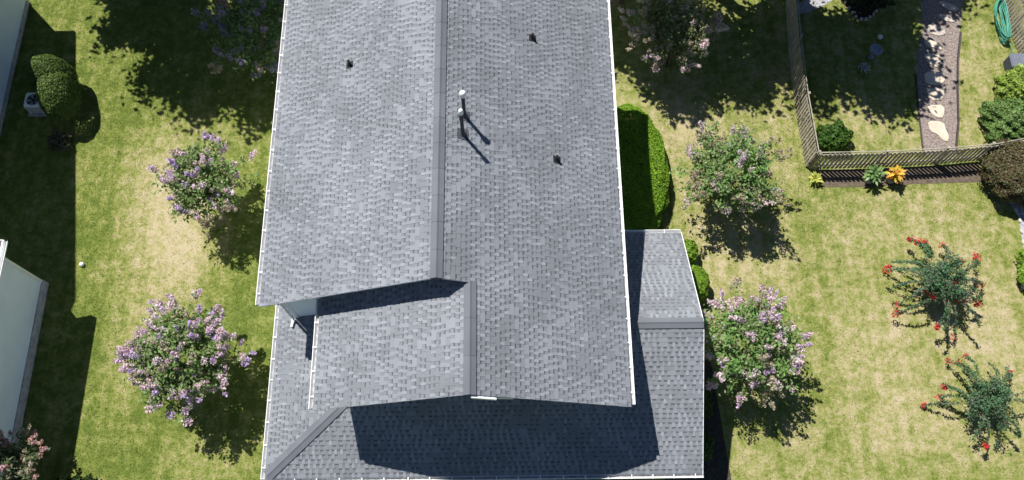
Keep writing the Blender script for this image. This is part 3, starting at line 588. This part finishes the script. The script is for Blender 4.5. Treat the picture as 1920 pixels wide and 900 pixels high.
def spiky(name, x, y, h, n, L, w, base, label, cat, seed, pot=False, alt=None):
    rng = np.random.default_rng(seed); root = thing(name, (x,y,0), label, cat); z0 = .0
    if pot:
        b = MB(); b.lathe((x,y,0), [(.13,0),(.15,.02),(.19,.27),(.215,.275),(.215,.32),(.185,.32),(.18,.28),(.01,.28)], 20); b.build('pot', M['pot'], root, smooth=False); z0 = .28
    C_, A_, B_ = [], [], []
    for k in range(n):
        az, el = rng.uniform(0,2*pi), rng.uniform(.15,1.35); d = np.array([cos(az)*cos(el), sin(az)*cos(el), sin(el)]); l = L*rng.uniform(.6,1.1); sd = np.array([-sin(az),cos(az),0]); 
        o = np.array([x,y,z0+h*rng.uniform(.1,.7)]); 
        C_ += [o+d*l*.35, o+d*l*.8-np.array([0,0,.05*l])]; d2 = unit(d-np.array([0,0,.45])); A_ += [d*l*.36, d2*l*.32]; B_ += [sd*w, sd*w*.9]
    n2 = len(C_); quadcloud('leaves', M['leaf'], root, np.array(C_), np.array(A_), np.array(B_), foliage_color(rng, n2, base, .3, alt, .4))
    b = MB(); b.tube([(x,y,z0-.02),(x+.02,y,z0+h*.5),(x,y+.02,z0+h*.75)], [.025,.02,.012], 6); b.build('stem', M['bark'], root); return root
spiky('potted_plant', 13.62,12.35,.38,70,.36,.055,(.62,.47,.06),'yellow orange leafed plant in a grey pot in front of the fence','potted plant',51,True,(.66,.36,.08))
spiky('potted_plant', 12.85,12.35,.4,60,.40,.06,(.17,.30,.09),'pale green broad leafed plant in a pot left of the yellow potted plant','potted plant',52,True,(.3,.42,.2))
spiky('plant', 10.98,12.35,.2,60,.3,.045,(.50,.50,.12),'small yellow plant on the ground at the outer fence corner','plant',53,False,(.4,.45,.1))

# ------------------------------------------------------------ stones
def rock(name, x, y, poly_or_r, h, label, cat, col, seed, group=None):
    R = random.Random(seed); b = MB()
    if isinstance(poly_or_r, list): base = poly_or_r
    else:
        rx, ry = poly_or_r; a0 = R.uniform(0,6); base = [(rx*R.uniform(.75,1.1)*cos(a0+i*2*pi/7), ry*R.uniform(.75,1.1)*sin(a0+i*2*pi/7)) for i in range(7)]
    if isinstance(poly_or_r, list):
        base = [(a[0]*(1-f)+c[0]*f, a[1]*(1-f)+c[1]*f) for a, c in zip(base, base[1:]+base[:1]) for f in (.22,.78)]
        base = [(px*R.uniform(.95,1.05), py*R.uniform(.95,1.05)) for px, py in base]
    n = len(base); rings = [(1.,0),(1.03,h*.5),(.96,h*.92),(.86,h)]; vs = []
    for k, z in rings: vs += [(x+px*k, y+py*k, z) for px,py in base]
    fs = [tuple(range(3*n,4*n))]
    for i in range(3):
        for j in range(n): fs.append((i*n+j,i*n+(j+1)%n,(i+1)*n+(j+1)%n,(i+1)*n+j))
    b.add(vs, fs, col); o = b.build(name, M['stone'], attr=True); return put(o, label, cat, group)
steps = [((17.107,19.576),.30,.2,.5),((16.898,19.025),.27,.17,.3),((16.44,18.48),.27,.2,0),((16.18,17.85),.26,.2,.5),((16.05,17.16),.27,.26,.9),((15.96,16.43),.31,.24,0),((15.89,15.74),.30,.22,.1),((15.81,15.04),.27,.22,0),((15.72,14.24),.28,.34,.2)]
lab = ['long narrow stepping stone nearest the top edge of the picture','slim grey stepping stone second from the top of the path','squarish grey stepping stone where the path bends','ragged grey stepping stone in tree shade below the bend','shield shaped grey stepping stone in the darkest shade','broad pale stepping stone on the edge of the tree shade','first fully sunlit stepping stone below the tree shade','cup shaped cream stepping stone between two sunlit ones','large cream stepping stone nearest the cross fence']
shp = [[(-1,.9),(-.2,.7),(1,-.3),(.7,-1),(-.2,-.7),(-.7,.1)],[(-1,1),(.3,.6),(1,-.2),(.8,-1),(-.3,-.5)],[(-1,1),(-.3,1.1),(1,.4),(.9,-.8),(-.1,-1),(-.9,-.4)],[(-1,1),(0,.8),(.8,.2),(1,-1),(.2,-.5),(-.7,-.4)],[(-1,.8),(.2,1),(1,.7),(.6,-1),(-.4,-.6)],[(-.9,.9),(.9,1),(1,-.6),(.1,-1),(-1,-.7)],[(-1,1),(.2,.9),(1,1),(.7,-.8),(-.6,-.9)],[(-1,1),(1,1),(.6,-1),(-.2,-.9),(-.7,-.3)],[(-1,1),(.7,.9),(.8,0),(1,-.5),(.7,-1),(.1,-.8),(-.2,-.3),(-.9,0)]]
for i, ((x,y),rx,ry,rt) in enumerate(steps):
    poly = [(px*rx*1.22, py*ry*1.22) for px,py in shp[i]][::-1]
    rock('stepping_stone', x, y, poly, .05, lab[i], 'stepping stone', (.52,.45,.37) if i > 2 else (.42,.37,.33), i, 'stepping stones along the mulch path')
for i, (x,y) in enumerate([(13.12,20.05),(13.18,19.75),(13.28,19.5),(13.38,19.3),(13.5,19.12),(13.68,19.0),(13.85,19.0),(14.02,19.1),(14.18,19.22),(14.3,19.36),(14.42,19.6),(14.55,19.85),(14.62,20.1)]):
    R = random.Random(i); rock('edging_stone', x, y, (R.uniform(.045,.085),R.uniform(.045,.08)), .08, 'small pale stone in the ring around the dark shrub bed', 'stone', (.52,.50,.46), 50+i, 'ring of small edging stones')
for i, (x,y) in enumerate([(17.52,12.0),(17.68,11.6),(17.8,11.2),(17.84,10.8),(17.8,10.4),(17.78,10.0),(17.66,9.6),(17.52,9.2),(17.42,8.8),(17.4,8.4)]):
    R = random.Random(i+9); rock('edging_stone', x, y, (R.uniform(.04,.075),R.uniform(.06,.11)), .07, 'pale edging stone along the gravel bed below the brown bush', 'stone', (.50,.47,.42), 90+i, 'edging stones of the gravel bed')
rock('garden_stone', 11.1,14.22,(.09,.07),.1,'white stone against the fence by the small dark shrub','stone',(.75,.73,.66),120)
rock('garden_stone', 11.3,14.1,(.09,.08),.1,'white stone touching the small dark shrub inside the fence corner','stone',(.75,.73,.66),121)
rock('garden_stone', 18.2,10.2,(.16,.13),.16,'pale stone in the gravel bed at the right edge','stone',(.62,.56,.5),122)
b = MB(); b.lathe((-13.886,9.468,0), [(.01,0),(.05,.012),(.078,.045),(.08,.08),(.06,.125),(.03,.148),(.005,.152)], 16); put(b.build('ball', M['white'], smooth=True), 'small white ball lying on the left lawn', 'ball')

# ------------------------------------------------------------ garden things in the shade
t = thing('garden_light', (14.02,17.9,0), 'small round pale garden light on a stake in the shaded lawn', 'garden light')
b = MB(); b.tube([(14.02,17.9,0),(14.02,17.9,.42)], .012, 8); b.build('stake', M['pipe'], t)
b = MB(); b.lathe((14.02,17.9,.40), [(.03,0),(.075,.03),(.095,.08),(.085,.13),(.05,.165),(.01,.175)], 18); b.build('globe', mat('frosted_globe', (.55,.60,.58), .3, .05, 3), t, smooth=True)
t = thing('bird_bath', (13.78,17.35,0), 'small grey blue bird bath on the shaded lawn', 'bird bath')
b = MB(); b.lathe((13.78,17.35,0), [(.13,0),(.12,.04),(.05,.1),(.045,.38),(.08,.44)], 16); b.build('pedestal', M['copper'], t, smooth=True)
b = MB(); b.lathe((13.78,17.35,.43), [(.08,0),(.2,.04),(.25,.09),(.24,.1),(.17,.05),(.02,.035)], 22); b.build('bowl', M['copper'], t, smooth=True)
t = thing('garden_ornament', (13.4,16.8,0), 'low pale garden ornament of curled metal leaves on the shaded lawn', 'garden ornament')
for k in range(7):
    b = MB(); a = k*.9; pts = [(13.4+.26*s*cos(a+s*1.5), 16.8+.26*s*sin(a+s*1.5), .04+.16*math.sin(s*2.6)) for s in (0,.25,.5,.75,1)]; b.tube(pts, [.02,.028,.03,.024,.008], 6); b.build('leaf_scroll', mat('verdigris', (.30,.34,.32), .6, .3, 9) if k == 0 else bpy.data.materials['verdigris'], t, smooth=True)
# green hose hung in a long coil beside the right fence
b = MB(); R = random.Random(5)
for k in range(7):
    w = .17+.03*k+R.uniform(-.02,.02); pts = []
    for i in range(41):
        a = 2*pi*i/40; s = cos(a); y = 18.75+.95*s*(1-.02*k); bow = .34*(1-s*s)**.8
        x = 18.98-.25*bow + .09*(18.75-y)*(-1)*.6 + w*sin(a)*.65-.10; pts.append((x+R.uniform(-.01,.01), y, .12+.05*k+.02*sin(a*3+k)))
    b.tube(pts, .019, 6, cap=False)
b.tube([(18.95,17.86,.2),(19.05,17.6,.12),(19.0,17.4,.05),(19.08,17.25,.04)], .018, 6)
put(b.build('garden_hose', M['hose'], smooth=True), 'long coil of green garden hose beside the dark picket fence', 'hose')
t = thing('storage_box', (18.93,16.85,0), 'dark blue grey ribbed storage box against the right fence', 'storage box')
b = MB(); b.box(18.64,19.2,16.6,17.1,.04,.5)
for i in range(6): b.box(18.622,18.638,16.64+i*.078,16.68+i*.078,.06,.48)
for i in range(6): b.box(18.68+i*.085,18.72+i*.085,16.582,16.598,.06,.48)
b.build('body', M['dgrey'], t)
b = MB(); b.hexa([(18.6,16.56,.502),(19.24,16.56,.502),(19.24,17.14,.502),(18.6,17.14,.502),(18.63,16.59,.57),(19.21,16.59,.57),(19.21,17.11,.57),(18.63,17.11,.57)])
for i in range(5): b.box(18.7+i*.1,18.74+i*.1,16.62,17.08,.572,.585)
b.build('lid', mat('box_lid', (.14,.155,.20), .5, .12, 6), t)

# ------------------------------------------------------------ tall trees beyond the top edge (their shade falls across the lawns)
def big_tree(x, y, R, z0, z1, label, seed, n=9000, name='oak_tree'):
    rng = np.random.default_rng(seed); root = thing(name, (x,y,0), label, 'tree', 'tall trees behind the house'); tb = MB(); zc = (z0+z1)/2
    tb.tube([(x,y,0),(x+.1,y,z0*.6),(x-.05,y+.1,zc)], [.28,.2,.12], 9); cen, nn = [], []
    for k in range(46):
        d = unit(rng.normal(size=3)); c = np.array([x,y,zc])+d*np.array([R,R,(z1-z0)/2])*rng.uniform(.35,.95)
        tb.tube([(x,y,z0*.7+.3*zc),tuple((np.array([x,y,zc])*.5+c*.5)),tuple(c)], [.07,.04,.015], 5, cap=False)
        m = int(n*.64)//46; rr = rng.uniform(.55,1.05); p = c+rng.normal(0,.45,(m,3))*rr*np.array([1,1,.7]); cen.append(p)
    cen = np.concatenate(cen); m = len(cen); a, b_ = leafdirs(rng, m, np.array([0,0,.6]), 1.); s = rng.uniform(.7,1.3,(m,1))*.13
    quadcloud('crown', M['leaf'], root, cen, a*s, b_*s*.6, foliage_color(rng, m, (.06,.10,.03), .25)); tb.build('trunk', M['bark'], root)
big_tree(-13.0,20.3,2.6,3.8,8.6,'tall leafy tree beyond the top edge, left of the house',61,22000)
big_tree(-15.4,22.6,2.2,3.8,8.2,"tall leafy tree beyond the top edge, nearest the neighbor's house",68,15000)
big_tree(-10.2,19.4,2.4,4.2,8.8,'tall leafy tree beyond the top edge, close to the left roof corner',62,19000)
big_tree(2.4,20.9,1.9,3.8,7.8,'slimmer leafy tree beyond the top edge, behind the right roof corner',67,13000)
big_tree(4.5,20.0,2.5,3.6,8.0,'tall leafy tree beyond the top edge, right of the house',63,20000)
big_tree(8.3,20.2,2.7,3.6,8.0,'tall leafy tree beyond the top edge, left of the picket fence',64,20000)
big_tree(11.2,20.0,2.6,3.8,8.4,'tall leafy tree beyond the top edge, above the fenced garden',65,20000)
big_tree(13.5,22.6,2.2,3.6,8.0,'tall leafy tree beyond the top edge, above the mulch path',66,13000)
